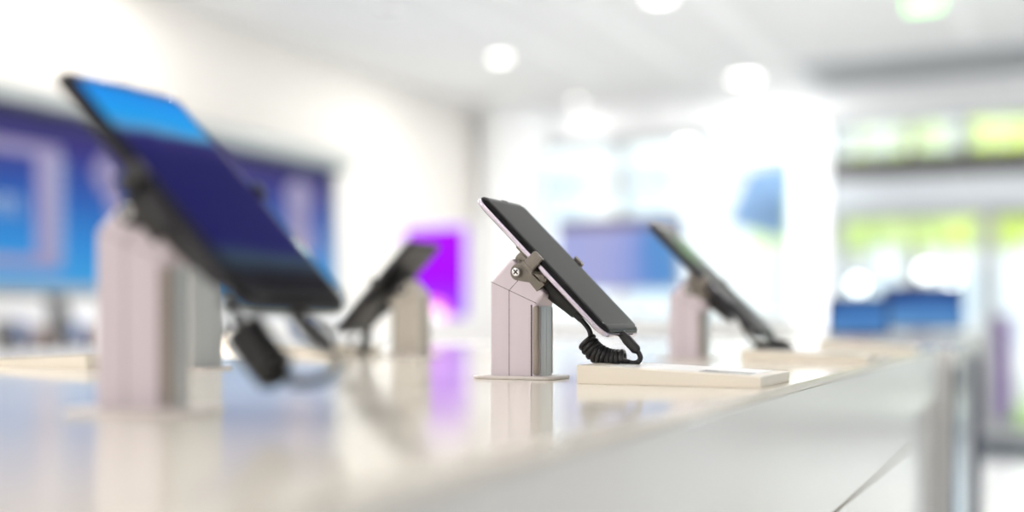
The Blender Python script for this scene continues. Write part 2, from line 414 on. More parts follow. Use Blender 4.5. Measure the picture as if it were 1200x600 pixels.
# ------------------------------------------------------------------ left wall: long lit display
t = thing('display_wall', 'long blue backlit advertising display in a silver frame on the left wall', 'sign', (XL, 0, 0))
y0, y1 = 3.0, 7.12
MB().box(0.0, 0.16, y0, y1 + 0.14, 2.045, 2.15, 0.01).build('canopy', M['silver'], t)
MB().box(0.0, 0.05, y1, y1 + 0.06, 1.10, 2.045).box(0.0, 0.05, y0, y1, 1.06, 1.12).build('frame', M['silver'], t)
grad = screen_mat('lit_blue_artwork', [(0.0, (0.06, 0.36, 0.72)), (0.25, (0.04, 0.26, 0.66)), (0.55, (0.035, 0.11, 0.42)), (0.8, (0.055, 0.045, 0.22)), (0.95, (0.05, 0.05, 0.14)), (1.0, (0.03, 0.03, 0.06))], 2, 1.12, 2.045, 1.0, 0.12, 1.6)
a = MB().box(0.0, 0.04, y0, y1, 1.12, 2.045).build('artwork', grad, t, False)
pal = mat('lavender_print', (0.10, 0.09, 0.14), 0.5, emit=(0.42, 0.38, 0.68), es=0.42)
pal2 = mat('pale_blue_print', (0.08, 0.1, 0.14), 0.5, emit=(0.42, 0.60, 0.85), es=0.5)
def wy(px):                      # Y on the left wall for a photo column
    a = ray(px, 374); return a.y * (XL + 0.04) / a.x
def wz(px, py):
    a = ray(px, py); return ZC + a.z * (XL + 0.04) / a.x
def strip(mb, px0, py0, px1, py1):
    mb.box(0.04, 0.046, wy(px0), wy(px1), wz(px1, py1), wz(px0, py0))
za, zb = wz(40, 175), wz(40, 302)
fr = MB().box(0.04, 0.046, 3.05, wy(70), za - 0.03, za + 0.03).box(0.04, 0.046, wy(42), wy(70), zb, za - 0.03).box(0.04, 0.046, 3.05, wy(70), zb - 0.06, zb)
fr.build('outline_print', pal, a, False)
dots = MB()
for k in range(9):
    zz = zb + 0.03 + k * (za - zb - 0.08) / 8
    dots.cyl((0.047, wy(66) + 0.02, zz), (0.05, wy(66) + 0.02, zz), 0.024, seg=16)
dots.build('dotted_column_print', pal2, a, False)
fc = bpy.data.curves.new('lettering', 'FONT'); fc.body = 'om'; fc.size = 0.22; fc.extrude = 0.002
fo = bpy.data.objects.new('tmpfont', fc); COL.objects.link(fo)
bpy.context.view_layer.update()
me = bpy.data.meshes.new_from_object(fo.evaluated_get(bpy.context.evaluated_depsgraph_get()))
bpy.data.objects.remove(fo)
lo = bpy.data.objects.new('lettering', me); COL.objects.link(lo); me.materials.append(pal2)
lo.parent = a; lo.rotation_euler = (PI / 2, 0, PI / 2); lo.location = (0.05, wy(23) - 0.29, wz(10, 252))
fl = MB()                        # pale blossom-like figure beside the outline
for k in range(6):
    an = k * PI / 3
    fl.cyl((0.04, wy(128) + 0.07 * math.cos(an), wz(128, 205) + 0.07 * math.sin(an)), (0.047, wy(128) + 0.07 * math.cos(an), wz(128, 205) + 0.07 * math.sin(an)), 0.05, seg=18)
fl.cyl((0.04, wy(140), wz(140, 240)), (0.047, wy(140), wz(140, 240)), 0.09, seg=24)
fl.build('blossom_print', pal, a, False)
fg = MB()                        # pale round-topped figure on the far end
fg.cyl((0.04, wy(350), wz(350, 235)), (0.047, wy(350), wz(350, 235)), 0.15, seg=32)
fg.prism([(wy(335), wz(350, 250)), (wy(362), wz(350, 250)), (wy(372), wz(372, 300)), (wy(330), wz(335, 300))], 'x', 0.04, 0.047)
fg.build('figure_print', pal, a, False)

# white low cabinet along the wall under it
t = thing('wall_cabinet', 'low white cabinet running along the left wall under the blue display', 'cabinet', (XL, 0, 0))
MB().box(0.0, 0.50, 2.4, 7.6, 0.08, 0.74).build('body', M['white'], t)
MB().box(0.0, 0.54, 2.38, 7.62, 0.74, 0.78, 0.004).build('cabinet_top', M['white'], t)
MB().box(0.05, 0.44, 2.44, 7.56, 0.0, 0.08).build('plinth', M['grey'], t)
for k in range(5):
    d = MB().box(0.50, 0.516, 2.42 + k * 1.034, 3.43 + k * 1.034, 0.10, 0.73, 0.003).build('door', M['white'], t)
    MB().cyl((0.535, 3.3 + k * 1.034, 0.6), (0.535, 3.3 + k * 1.034, 0.7), 0.006, seg=10).build('handle', M['grey'], d)
tag(MB().box(XL, XL + 0.06, 2.4, 7.6, 0.88, 1.04, 0.006).build('wall_ledge', M['white']), 'narrow white ledge between the blue display and the low cabinet', 'shelf')

# ------------------------------------------------------------------ the long counter the camera rests above
EX = -0.157
t = thing('display_counter', 'long white glossy shop counter in the foreground carrying the tilted phones', 'counter', (EX, 0, 0))
W = 0.735
MB().box(-W, 0, -0.9, 1.84, 0.894, 0.90, 0.0024, 3).build('countertop', M['top'], t)
MB().prism([(-0.9, 0.794), (1.44, 0.794), (1.44, 0.828), (1.84, 0.828), (1.84, 0.8945), (-0.9, 0.8945)], 'x', -W, 0, 0.0008).build('apron', M['front'], t)
b = MB().box(-W + 0.03, -0.0015, -0.88, 1.44, 0.09, 0.7935).build('body', M['front'], t)
MB().box(-W + 0.05, -0.012, 1.44, 1.80, 0.09, 0.828).build('end_panel', M['front'], t)
MB().box(-W + 0.06, -0.05, -0.8, 1.76, 0.0, 0.09).build('plinth', M['grey'], t)
for k in range(3):
    d = MB().box(-0.001, 0.001, -0.85 + k * 0.765, -0.85 + k * 0.765 + 0.762, 0.10, 0.7918, 0.0003).build('front_panel', M['front'], t)
MB().box(-0.004, -0.0006, -0.88, 1.438, 0.7903, 0.7942).build('shadow_gap', M['seamsoft'], t)

# second counter behind it, in the same line
t = thing('display_counter', 'short second counter with blue, grey and navy side strips beyond the foreground counter', 'counter', (EX + 0.015, 0, 0))
MB().box(-W, 0, 1.87, 2.53, 0.87, 0.90, 0.003).build('countertop', M['front'], t)
MB().box(-W + 0.01, -0.004, 1.88, 2.52, 0.08, 0.87).build('body', M['front'], t)
MB().box(-W + 0.04, -0.03, 1.90, 2.5, 0.0, 0.08).build('plinth', M['grey'], t)
gb = screen_mat('blue_lit_panel', [(0.0, (0.16, 0.38, 0.62)), (0.6, (0.20, 0.34, 0.48)), (0.85, (0.16, 0.19, 0.22)), (1.0, (0.12, 0.13, 0.14))], 2, 0.3, 0.9, 0.55)
MB().box(-0.004, 0.002, 1.88, 2.08, 0.08, 0.868).build('lit_blue_strip', gb, t)
MB().box(-0.004, 0.002, 2.082, 2.24, 0.08, 0.868).build('grey_strip', M['grey'], t)
MB().box(-0.004, 0.002, 2.242, 2.52, 0.08, 0.868).build('navy_strip', M['navy'], t)
t = thing('display_counter', 'third beige-topped counter farther back, carrying the wide blue tablet', 'counter', (-0.25, 0, 0))
MB().box(-0.85, 0, 3.1, 4.3, 0.87, 0.90, 0.003).build('countertop', M['beige'], t)
MB().box(-0.82, -0.03, 3.13, 4.27, 0.08, 0.87).build('body', M['front'], t)
MB().box(-0.78, -0.07, 3.17, 4.23, 0.0, 0.08).build('plinth', M['grey'], t)

# ------------------------------------------------------------------ phone stands
def stand_profile(U, zl, ext, flip=1):
    k = U * math.tan(PI / 8); q = math.sqrt(0.5)
    a = (-U / 2, 0); b2 = (-U / 2, zl); c = (-U / 2 + ext * q, zl + ext * q)
    d = (c[0] + U * q, c[1] - U * q); e = (U / 2, zl - k); f = (U / 2, 0)
    return [a, b2, c, d, e, f]
def seam_poly(u, U, zl, ext):    # centreline of a seam at offset u following the bend
    q = math.sqrt(0.5); zm = zl - (u + U / 2) * math.tan(PI / 8)
    L = ext - (zl - zm) * 0 + (u + U / 2) * math.tan(PI / 8) * 0
    top = (-U / 2 + ext * q + (u + U / 2) * q, zl + ext * q - (u + U / 2) * q)
    return [(u, 0.002), (u, zm), top]
def make_stand(loc, rz, label, twist=0.0, bracket=None, zl=0.070, U=0.038, V=0.028, ext=0.025, shell=None, core=None, plate=True, gap=0.0165, tw=0.036, seams=True, cd=0.004):
    """column bent 45 degrees towards local +x; clamp carries a phone of half width tw"""
    bracket = bracket or M['bronze']; shell = shell or M['pink']; core = core or M['core']
    t = thing('phone_stand', label, 'phone stand', loc, rz, 'phone stands')
    B = 0.0025
    MB().rrect(0.062, 0.040, 0.005, [(0.0006, 0), (0, 0.0004), (0, 0.0018), (0.0008, 0.0024)]).build('base_plate', M['plate'], t)
    MB().prism(stand_profile(U, zl, ext), 'y', -V / 2, V / 2, 0.003).build('column', shell, t)
    k = U * math.tan(PI / 8)
    # steel strip set on the front of the column, with dark joints at its sides
    for y0_, y1_ in ((-V / 2 + 0.0048, -0.0002), (0.0002, V / 2 - 0.0048)):
        MB().box(U / 2 - 0.004, U / 2 + 0.0006, y0_, y1_, 0.0024, zl - k - 0.002, 0.0003).build('front_strip', core, t)
    for sy in (-1, 1):
        MB().box(U / 2 - 0.0048, U / 2 + 0.0003, min(sy * (V / 2 - 0.0048), sy * (V / 2 + 0.0003)), max(sy * (V / 2 - 0.0048), sy * (V / 2 + 0.0003)), 0.0024, zl - k - 0.0012, 0.0022, 3).build('corner_trim', M['corner'] if shell is M['pink'] else shell, t)
    if seams:
        sm = MB()
        for sy in (-1, 1):
            y = sy * (V / 2)
            pts = seam_poly(-0.0035, U, zl, ext)
            for p, q2 in zip(pts, pts[1:]):
                d = Vector((q2[0] - p[0], q2[1] - p[1])).normalized(); n = Vector((-d.y, d.x)) * 0.00022
                sm.prism([(p[0] + n.x, p[1] + n.y), (q2[0] + n.x, q2[1] + n.y), (q2[0] - n.x, q2[1] - n.y), (p[0] - n.x, p[1] - n.y)], 'y', y - 0.00006, y + 0.00006)
            a = (-U / 2 + 0.001, zl); e = (U / 2 - 0.001, zl - k)
            sm.prism([(a[0], a[1] + 0.0002), (e[0], e[1] + 0.0002), (e[0], e[1] - 0.0002), (a[0], a[1] - 0.0002)], 'y', y - 0.00006, y + 0.00006)
            sm.box(U / 2 - 0.0052, U / 2 - 0.0044, y - 0.0004 * sy - 0.0008, y - 0.0004 * sy + 0.0008, 0.0024, zl - k - 0.001)
        sm.build('joint', M['seam'], t)
    # mount: local frame on the end face, n = outwards, d = down the face
    q = math.sqrt(0.5)
    c = Vector((-U / 2 + ext * q + U / 2 * q, 0, zl + ext * q - U / 2 * q))
    n = Vector((q, 0, q)); d = Vector((q, 0, -q)); y = Vector((0, 1, 0))
    fr = Matrix((( d.x, y.x, n.x, c.x), (d.y, y.y, n.y, c.y), (d.z, y.z, n.z, c.z), (0, 0, 0, 1)))
    fr_world = fr.copy(); fr = Matrix.Rotation(-twist, 4, 'Z') @ fr
    mroot = MB()
    mroot.box(-0.0178, 0.0125, -0.0142, 0.0142, -0.0005, 0.0095, 0.003, 3)
    mroot.cyl((-0.002, 0, -0.001), (-0.002, 0, gap - 0.0045), 0.0142, 0.0128, bev=0.001)
    # lug reaching over the near edge of the column, where the screw sits
    mroot.merge(_lug())
    o = mroot.build('swivel_mount', bracket, t); o.matrix_local = fr
    SD, SN = -0.0077, -0.0043
    for sy in (-1, 1):
        s_ = MB().cyl((SD, sy * (V / 2 + 0.0015), SN), (SD, sy * (V / 2 + 0.0042), SN), 0.0036, 0.003, seg=24, bev=0.0006).build('screw', M['chrome'], t)
        s_.matrix_local = fr
        sl_ = MB()
        yy = sy * (V / 2 + 0.0043)
        h1, h2 = 0.0022, 0.0004
        sl_.prism([(SD - h1, SN - h2), (SD - h2, SN - h2), (SD - h2, SN - h1), (SD + h2, SN - h1), (SD + h2, SN - h2), (SD + h1, SN - h2), (SD + h1, SN + h2),
                   (SD + h2, SN + h2), (SD + h2, SN + h1), (SD - h2, SN + h1), (SD - h2, SN + h2), (SD - h1, SN + h2)], 'y', yy - 0.0002, yy + 0.0002)
        sl_.build('cross_slot', M['seam'], s_)
    # clamp plate with two jaws hugging the phone's long edges
    cl = MB()
    cl.box(-0.019, 0.012, -0.022, 0.022, gap - 0.0075, gap - 0.0048, 0.0008)
    for sy in (-1, 1):
        cl.box(cd - 0.0055, cd + 0.0055, sy * 0.02 if sy > 0 else -(tw + 0.004), (tw + 0.004) if sy > 0 else -0.02, gap - 0.0072, gap - 0.0048, 0.0006)
        y0_, y1_ = (tw + 0.0006, tw + 0.0036) if sy > 0 else (-(tw + 0.0036), -(tw + 0.0006))
        cl.box(cd - 0.0045, cd + 0.0045, y0_, y1_, gap - 0.0072, gap + 0.0052, 0.0012)
        y0_, y1_ = (tw - 0.0015, tw + 0.003) if sy > 0 else (-(tw + 0.003), -(tw - 0.0015))
        cl.box(cd - 0.0042, cd + 0.0042, y0_, y1_, gap + 0.0042, gap + 0.0056, 0.0006)
    c_ = cl.build('clamp', bracket, t); c_.matrix_local = fr
    # black sleeve from the mount down along the phone's back
    sv = MB().tube([(0.008, 0, 0.0035), (0.014, 0, 0.0025), (0.022, 0, 0.0025), (0.033, 0, 0.0028), (0.041, 0, 0.0028), (0.0415, 0, 0.0028), (0.047, 0, 0.0027)], [0.0095, 0.0085, 0.0075, 0.0058, 0.0046, 0.0036, 0.0030], 18)
    v_ = sv.build('cable_sleeve', M['black'], t); v_.matrix_local = fr
    return t, fr_world
def _lug():
    t = bmesh.new(); b = MB()
    for sy in (-1, 1):
        y0, y1 = (0.0115, 0.0142) if sy > 0 else (-0.0142, -0.0115)
        pts = []
        for k in range(13):                      # rounded lower end around the screw
            a = PI * 0.75 + PI * 0.9 * k / 12
            pts.append((-0.0077 + 0.0062 * math.cos(a), -0.0043 + 0.0062 * math.sin(a)))
        pts += [(0.004, -0.0035), (0.013, -0.004), (0.0135, 0.004), (-0.014, 0.004)]
        b.prism(pts, 'y', y0, y1, 0.0005)
    b.bm.to_mesh(_tmp := bpy.data.meshes.new('t')); b.bm.free()
    t.from_mesh(_tmp); bpy.data.meshes.remove(_tmp)
    return t

def make_phone(name, label, stand_loc, rz, fr, gap, L, w, tk, slide, frame, disp, back=None, cat='phone', glass=None, edge=True, roll=0.0):
    """phone lying on the clamp of a stand: local x = down the slope, y across, z out of the screen"""
    t = thing(name, label, cat)
    r = w * 0.12
    h = tk / 2
    MB().rrect(L, w, r, [(0.0008, -h + 0.0014), (0.0002, -h + 0.0018), (0, -h + 0.0024), (0, h - 0.0040), (0.0002, h - 0.0035), (0.0008, h - 0.0031)]).build('body', frame, t)
    g = MB().rrect(L - 0.0010, w - 0.0010, r, [(0.0, h - 0.0036), (0.0002, h - 0.0026), (0.0010, h - 0.0014), (0.0030, h - 0.0004), (0.0052, h)]).build('screen_glass', glass or M['glass'], t)
    MB().rrect(L - 0.014, w - 0.0124, r * 0.7, [(0, h), (0.0002, h + 0.00006)]).build('display', disp, g)
    MB().rrect(0.0025, 0.011, 0.0012, [(0, h), (0.0001, h + 0.00005)], 6, cx=-L / 2 + 0.0042).build('earpiece', M['plastic'], g)
    MB().rrect(L - 0.004, w - 0.004, r, [(0.0035, -h - 0.0002), (0.0014, -h + 0.0003), (0.0003, -h + 0.0012), (-0.0012, -h + 0.0018)]).build('back_cover', back or M['plastic'], t)
    sgn = -1
    MB().box(-L * 0.22, -L * 0.22 + 0.011, sgn * (w / 2 + 0.0003), sgn * (w / 2 - 0.0004), -0.0019, -0.0005, 0.0002).build('side_button', frame, t)
    MB().box(-L * 0.02, -L * 0.02 + 0.016, -sgn * (w / 2 + 0.0003), -sgn * (w / 2 - 0.0004), -0.0019, -0.0005, 0.0002).build('volume_button', frame, t)
    pt = MB().box(L / 2 - 0.0004, L / 2 + 0.0001, -0.0045, 0.0045, -0.0012, 0.0012, 0.0001)
    for k in range(5): pt.cyl((L / 2 - 0.0004, 0.011 + k * 0.0022, 0), (L / 2 + 0.0001, 0.011 + k * 0.0022, 0), 0.0006, seg=10)
    pt.build('port', M['seam'], t)
    MB().box(L / 2 - 0.012, L / 2 - 0.011, -w / 2 - 0.00008, -w / 2 + 0.0003, -h + 0.0024, h - 0.0042).build('antenna_band', M['grey'], t)
    cm = MB()
    for k in range(3): cm.cyl((-L * 0.36 + k * 0.012, w * 0.0, -h), (-L * 0.36 + k * 0.012, w * 0.0, -h - 0.0014), 0.0042, seg=20)
    cm.build('camera', M['plastic'], t)
    base = Matrix.Translation(stand_loc) @ Matrix.Rotation(rz, 4, 'Z') @ fr @ Matrix.Translation((slide, 0, gap - 0.0042 + h + 0.0006)) @ Matrix.Rotation(roll, 4, 'Y')
    t.matrix_world = base
    return t, base

def coil_cable(label, lead, axis, tail, rc, rw, turns, plug_from, plug_to, z_up=(0, 0, 1)):
    """lead-in wire, helix along the polyline axis, wire on to the plug"""
    t = thing('coiled_cable', label, 'cable', tuple(Vector(axis[0])), 0, 'coiled phone cables')
    o = Vector(axis[0])
    def cat(P, m=12):            # Catmull-Rom through the points
        P = [Vector(p) for p in P]; Q = [2 * P[0] - P[1]] + P + [2 * P[-1] - P[-2]]; out = []
        for i in range(1, len(Q) - 2):
            for k in range(m):
                u = k / m; a, b_, c_, d_ = Q[i - 1], Q[i], Q[i + 1], Q[i + 2]
                out.append(0.5 * ((2 * b_) + (c_ - a) * u + (2 * a - 5 * b_ + 4 * c_ - d_) * u * u + (3 * b_ - a - 3 * c_ + d_) * u ** 3))
        out.append(P[-1]); return out
    ax = cat(axis, 40)
    n = int(turns * 22); pts = []
    cum = [0]
    for p, q in zip(ax, ax[1:]): cum.append(cum[-1] + (q - p).length)
    up = Vector((0, 1, 0))
    import bisect
    for i in range(n + 1):
        s = cum[-1] * i / n; j = min(max(bisect.bisect(cum, s) - 1, 0), len(ax) - 2)
        u = (s - cum[j]) / max(cum[j + 1] - cum[j], 1e-9); p = ax[j].lerp(ax[j + 1], u)
        tg = (ax[min(j + 1, len(ax) - 1)] - ax[max(j - 1, 0)]).normalized()
        up = (up - tg * up.dot(tg)).normalized(); sd = tg.cross(up)
        a = 2 * PI * turns * i / n
        pts.append(p + (up * math.cos(a) + sd * math.sin(a)) * rc)
    led = cat(lead + [pts[0]], 10); tl = cat([pts[-1]] + tail, 10)
    MB().tube([p - o for p in led[:-1]] + [p - o for p in pts] + [p - o for p in tl[1:]], rw, 10).build('coil', M['black'], t)
    a, b_ = Vector(plug_from) - o, Vector(plug_to) - o
    dd = (b_ - a)
    P = MB().tube([a, a + dd * 0.1, a + dd * 0.62, a + dd * 0.66, a + dd * 0.95, b_], [rw * 1.3, rw * 1.9, rw * 2.0, rw * 1.75, rw * 1.5, rw * 1.1], 18)
    P.build('plug', M['plastic'], t)
    return t

Z0 = 0.90
def make_tile(x0, x1, y0, y1, label, near=True, h0=0.0125, h1=0.0072):
    """wedge shaped label block, thick edge at x0, with a printed card on top"""
    t = thing('label_block', label, 'label block', ((x0 + x1) / 2, (y0 + y1) / 2, Z0), 0, 'cream label blocks')
    hx, hy = abs(x1 - x0) / 2, (y1 - y0) / 2; sgn = 1 if x1 > x0 else -1
    pr = [(-hx * sgn, 0), (-hx * sgn, h0), (hx * sgn, h1), (hx * sgn, 0)]
    MB().prism(pr, 'y', -hy, hy, 0.0006).build('block', M['tile'], t)
    def top(a): return h0 + (h1 - h0) * (a * sgn + hx) / (2 * hx)
    def slab(name, xa_, xb_, ya, yb, m, e, par):
        return MB().prism([(xa_, top(xa_) - 0.0001), (xa_, top(xa_) + e), (xb_, top(xb_) + e), (xb_, top(xb_) - 0.0001)], 'y', ya, yb).build(name, m, par, False)
    cd = slab('label_card', -hx * 0.72, hx * 0.86, -hy * 0.72, hy * 0.86, M['card'], 0.0003, t)
    slab('printed_band', hx * 0.30 if sgn > 0 else -hx * 0.86, hx * 0.84 if sgn > 0 else -hx * 0.30, -hy * 0.7, -hy * 0.25, M['ink'], 0.00045, cd)
    return t

# --- the stand in focus
GAP = 0.0165
S1 = Vector((-0.3525, 0.760, Z0))
st1, fr1 = make_stand(S1, 0, 'sharp pinkish metal phone stand in the middle of the photo, on its own base plate')
ph1, m1 = make_phone('smartphone', 'sharp switched-off black smartphone with a lilac metal edge, held by the middle stand', S1, 0, fr1, GAP, 0.1375, 0.0715, 0.0078, 0.0075, M['frame'], M['offscreen'])
Y1 = 0.760
def P1(x, y, Y=Y1): return at_y(x, y, Y)
coil_cable('sharp black coiled cable looping from the middle stand up into the bottom of its phone',
           [P1(677, 371), P1(684, 378), P1(690, 386), P1(692, 393)],
           [P1(687, 399), P1(696, 411, Y1), P1(708, 418.5), P1(719, 421.5), P1(731, 421.5)],
           [P1(736, 424), P1(741, 425.5), P1(747, 424.5), P1(750.5, 420), P1(749, 414.5), P1(746, 411)],
           0.0058, 0.00185, 9.5, P1(747.5, 412), P1(726, 388.5))
make_tile(-0.290, -0.167, 0.712, 0.797, 'sharp cream wedge-shaped label block under the middle phone at the counter edge')

# --- the near blurred stand with the blue phone
S2 = Vector((-0.380, 0.406, Z0))
st2, fr2 = make_stand(S2, 0.3, 'large blurred pinkish phone stand at the left, nearest the camera', twist=0.3, zl=0.0835, tw=0.039, U=0.036, V=0.022, gap=0.0235, bracket=M['plastic'])
blue = screen_mat('blue_wallpaper', [(0.0, (0.0, 0.20, 0.72)), (0.10, (0.0, 0.30, 0.85)), (0.19, (0.0, 0.33, 0.80)), (0.235, (0.10, 0.32, 0.55)), (0.27, (0.016, 0.014, 0.14)), (0.36, (0.003, 0.003, 0.10)), (0.78, (0.004, 0.004, 0.10)), (0.84, (0.03, 0.06, 0.10)), (0.90, (0.008, 0.008, 0.014)), (1.0, (0.0, 0.0, 0.0))], 0, -0.069, 0.069, 1.0, 0.05, 60)
ph2, m2 = make_phone('smartphone', 'large blurred black smartphone with a bright blue lit screen, nearest the camera', S2, 0, fr2, 0.0235, 0.149, 0.078, 0.008, 0.0088, M['darkframe'], blue)
Y2 = 0.406
def P2(x, y, Y=Y2): return at_y(x, y, Y)
coil_cable('thick blurred black coiled cable hanging under the near blue phone',
           [P2(262, 352), P2(272, 364), P2(278, 375)],
           [P2(286, 386), P2(296, 402), P2(310, 420), P2(325, 438)],
           [P2(345, 448), P2(372, 446), P2(392, 436), P2(398, 424), P2(392, 414), P2(386, 406)],
           0.0074, 0.0023, 8, P2(388, 408), P2(343, 368))

# --- the stand behind the focused one
S3 = Vector((-0.3575, 1.198, Z0))
st3, fr3 = make_stand(S3, 0, 'softly blurred pale phone stand right of the middle one, in the same row', zl=0.068, tw=0.0375, shell=M['pink'])
ph3, m3 = make_phone('smartphone', 'blurred dark smartphone seen edge-on, held by the stand right of the middle', S3, 0, fr3, GAP, 0.168, 0.075, 0.0085, 0.0, M['darkframe'], M['offscreen'])
Y3 = 1.198
def P3(x, y, Y=Y3): return at_y(x, y, Y)
coil_cable('blurred black coiled cable lying stretched below the phone right of the middle',
           [P3(858, 356), P3(866, 374), P3(876, 392)],
           [P3(886, 406), P3(899, 409), P3(912, 411), P3(925, 413)],
           [P3(928, 411), P3(926, 405), P3(920, 402), P3(914, 399)],
           0.0052, 0.0021, 8, P3(915, 406), P3(896, 391))
make_tile(-0.290, -0.167, 1.150, 1.240, 'blurred cream label block under the phone right of the middle')
make_tile(-0.290, -0.167, 1.560, 1.640, 'blurred empty cream label block near the far end of the foreground counter')

# --- far row, turned to the other side of the counter
S4 = Vector((-0.684, 1.168, Z0))
st4, fr4 = make_stand(S4, PI, 'blurred beige phone stand facing away, in front of the purple sign', zl=0.072, tw=0.0375, V=0.028, shell=M['beige'], core=M['beige'], bracket=M['plastic'])
ph4, m4 = make_phone('smartphone', 'blurred black smartphone tilted to the left in front of the purple sign', S4, PI, fr4, GAP, 0.146, 0.074, 0.0085, 0.012, M['darkframe'], M['offscreen'])
Y4 = 1.168
def P4(x, y, Y=Y4): return at_y(x, y, Y)
coil_cable('small blurred black cable dangling under the left-tilted phone by the purple sign',
           [P4(440, 372), P4(436, 378), P4(433, 384)],
           [P4(431, 388), P4(429, 396), P4(427, 405), P4(426, 413)],
           [P4(418, 417), P4(410, 414), P4(406, 408), P4(406, 404)],
           0.0042, 0.0016, 8, P4(406, 404), P4(416, 393))
S5 = Vector((-0.676, 0.78, Z0))
st5, fr5 = make_stand(S5, PI, 'blurred grey phone stand just behind the near pinkish stand', zl=0.086, tw=0.0375, U=0.040, V=0.036, ext=0.012, shell=M['greystand'], core=M['greystand'])
make_tile(-0.752, -0.875, 0.735, 0.825, 'blurred cream label block left of the near stand, far side of the counter')
make_tile(-0.752, -0.875, 1.125, 1.210, 'blurred cream label block under the left-tilted phone by the purple sign')

# ------------------------------------------------------------------ tablets on the second counter
def tablet(name, x, y, wd, hg, disp, label, tilt=0.25, rz=0.0, zc=0.05):
    t = thing(name, label, 'tablet', (x, y, Z0), rz, 'tablets on the second counter')
    rot = Matrix.Rotation(PI / 2 - tilt, 4, 'X')
    def put(o, m=Matrix()): o.matrix_local = Matrix.Translation((0, 0, zc + hg / 2)) @ rot @ m; return o
    bd = put(MB().rrect(wd, hg, 0.008, [(0.001, -0.004), (0, -0.003), (0, 0.002), (0.001, 0.003)]).build('body', M['darkframe'], t))
    MB().rrect(wd - 0.012, hg - 0.012, 0.004, [(0, 0.003), (0.0002, 0.0031)]).build('display', disp, bd)
    MB().cyl((0, 0.02, 0.0), (0, 0.02, 0.008), 0.035).cyl((0, 0.02, 0.006), (0, 0.012, zc + hg * 0.45), 0.009).build('pedestal', M['pink'], t)
    return t
tb = screen_mat('tablet_blue', [(0.0, (0.20, 0.45, 0.80)), (0.5, (0.08, 0.25, 0.62)), (0.8, (0.03, 0.06, 0.25)), (1.0, (0.02, 0.03, 0.15))], 1, -0.07, 0.07, 0.8, 0.4, 14)
tablet('tablet', -0.345, 2.27, 0.115, 0.075, tb, 'blurred small blue-lit tablet, left of the two beyond the counter end', 0.3, 0.12, 0.010)
tablet('tablet', -0.365, 3.62, 0.235, 0.135, tb, 'blurred wide blue-lit tablet, right of the two beyond the counter end', 0.2, 0.2, 0.010)

# ------------------------------------------------------------------ middle distance
# purple lit totem
PY = 5.2
pl, pr = at_y(474, 268, PY), at_y(546, 268, PY)
t = thing('light_totem', 'glowing purple floor-standing sign with a pink-rimmed white circle', 'sign', ((pl.x + pr.x) / 2, PY, 0))
wd = pr.x - pl.x; zt = pl.z
pg = screen_mat('purple_light', [(0.0, (0.42, 0.30, 0.85)), (0.45, (0.27, 0.06, 0.78)), (0.7, (0.38, 0.003, 0.92)), (1.0, (0.43, 0.006, 0.92))], 2, 0.55, zt, 1.1, 0.12, 3)
MB().box(-wd / 2 - 0.02, wd / 2 + 0.02, 0.002, 0.09, 0.03, zt + 0.02, 0.015).build('housing', M['white'], t)
MB().box(-0.24, 0.24, -0.1, 0.2, 0, 0.03, 0.004).build('foot', M['white'], t)
f_ = MB().box(-wd / 2, wd / 2, -0.008, 0.002, 0.1, zt, 0.003).build('lit_face', pg, t)
cc = at_y(509, 372, PY)
MB().cyl((cc.x - t.location.x, -0.008, cc.z), (cc.x - t.location.x, -0.011, cc.z), 0.088, seg=40).build('pink_ring', mat('pink_light', (0.8, 0.2, 0.6), 0.5, emit=(1.0, 0.10, 0.70), es=0.95), f_)
MB().cyl((cc.x - t.location.x, -0.011, cc.z - 0.01), (cc.x - t.location.x, -0.014, cc.z - 0.01), 0.06, seg=40).build('white_disc', mat('white_disc_light', (0.9, 0.9, 0.95), 0.5, emit=(0.92, 0.85, 1.0), es=0.95), f_)

# white counter with a lavender-blue monitor
MY = 4.6
ml, mr_, mb_ = at_y(652, 257, MY), at_y(800, 257, MY), at_y(700, 342, MY)
t = thing('monitor', 'monitor showing a lavender and blue picture, just right of the sharp phone', 'monitor', ((ml.x + mr_.x) / 2, MY, 0.95))
mw = mr_.x - ml.x; mt = ml.z - 0.95; mbz = mb_.z - 0.95
ms = screen_mat('lavender_blue_picture', [(0.0, (0.38, 0.42, 0.76)), (0.35, (0.40, 0.42, 0.72)), (0.60, (0.30, 0.36, 0.72)), (0.8, (0.10, 0.28, 0.64)), (1.0, (0.16, 0.36, 0.66))], 0, -mw / 2, mw / 2, 1.0, 0.5, 4)
hs = MB().box(-mw / 2, mw / 2, 0.0, 0.035, mbz, mt, 0.006).build('housing', M['purplegrey'] if 'purplegrey' in M else M['grey'], t)
MB().box(-mw / 2 + 0.012, mw / 2 - 0.02, -0.003, 0.0, mbz + 0.012, mt - 0.045).build('display', ms, t)
MB().box(-mw / 2, mw / 2, -0.004, 0.0, mt - 0.044, mt - 0.002, 0.001).build('top_bezel', mat('plum_bezel', (0.16, 0.11, 0.18), 0.4), t)
MB().box(-0.03, 0.03, 0.02, 0.05, 0.01, mbz + 0.05).box(-0.11, 0.11, -0.06, 0.1, 0, 0.012, 0.003).build('foot', M['white'], t)
t = thing('white_counter', 'white counter behind, carrying the lavender-blue monitor', 'counter', ((ml.x + mr_.x) / 2, MY, 0))
MB().box(-0.95, 0.75, -0.30, 0.35, 0.92, 0.95, 0.004).build('countertop', M['white'], t)
MB().box(-0.9, 0.7, -0.26, 0.31, 0.0, 0.92).build('body', M['white'], t)
for k in range(3):
    MB().box(-0.89 + k * 0.53, -0.37 + k * 0.53, -0.274, -0.26, 0.06, 0.90, 0.003).build('front_panel', M['white'], t)

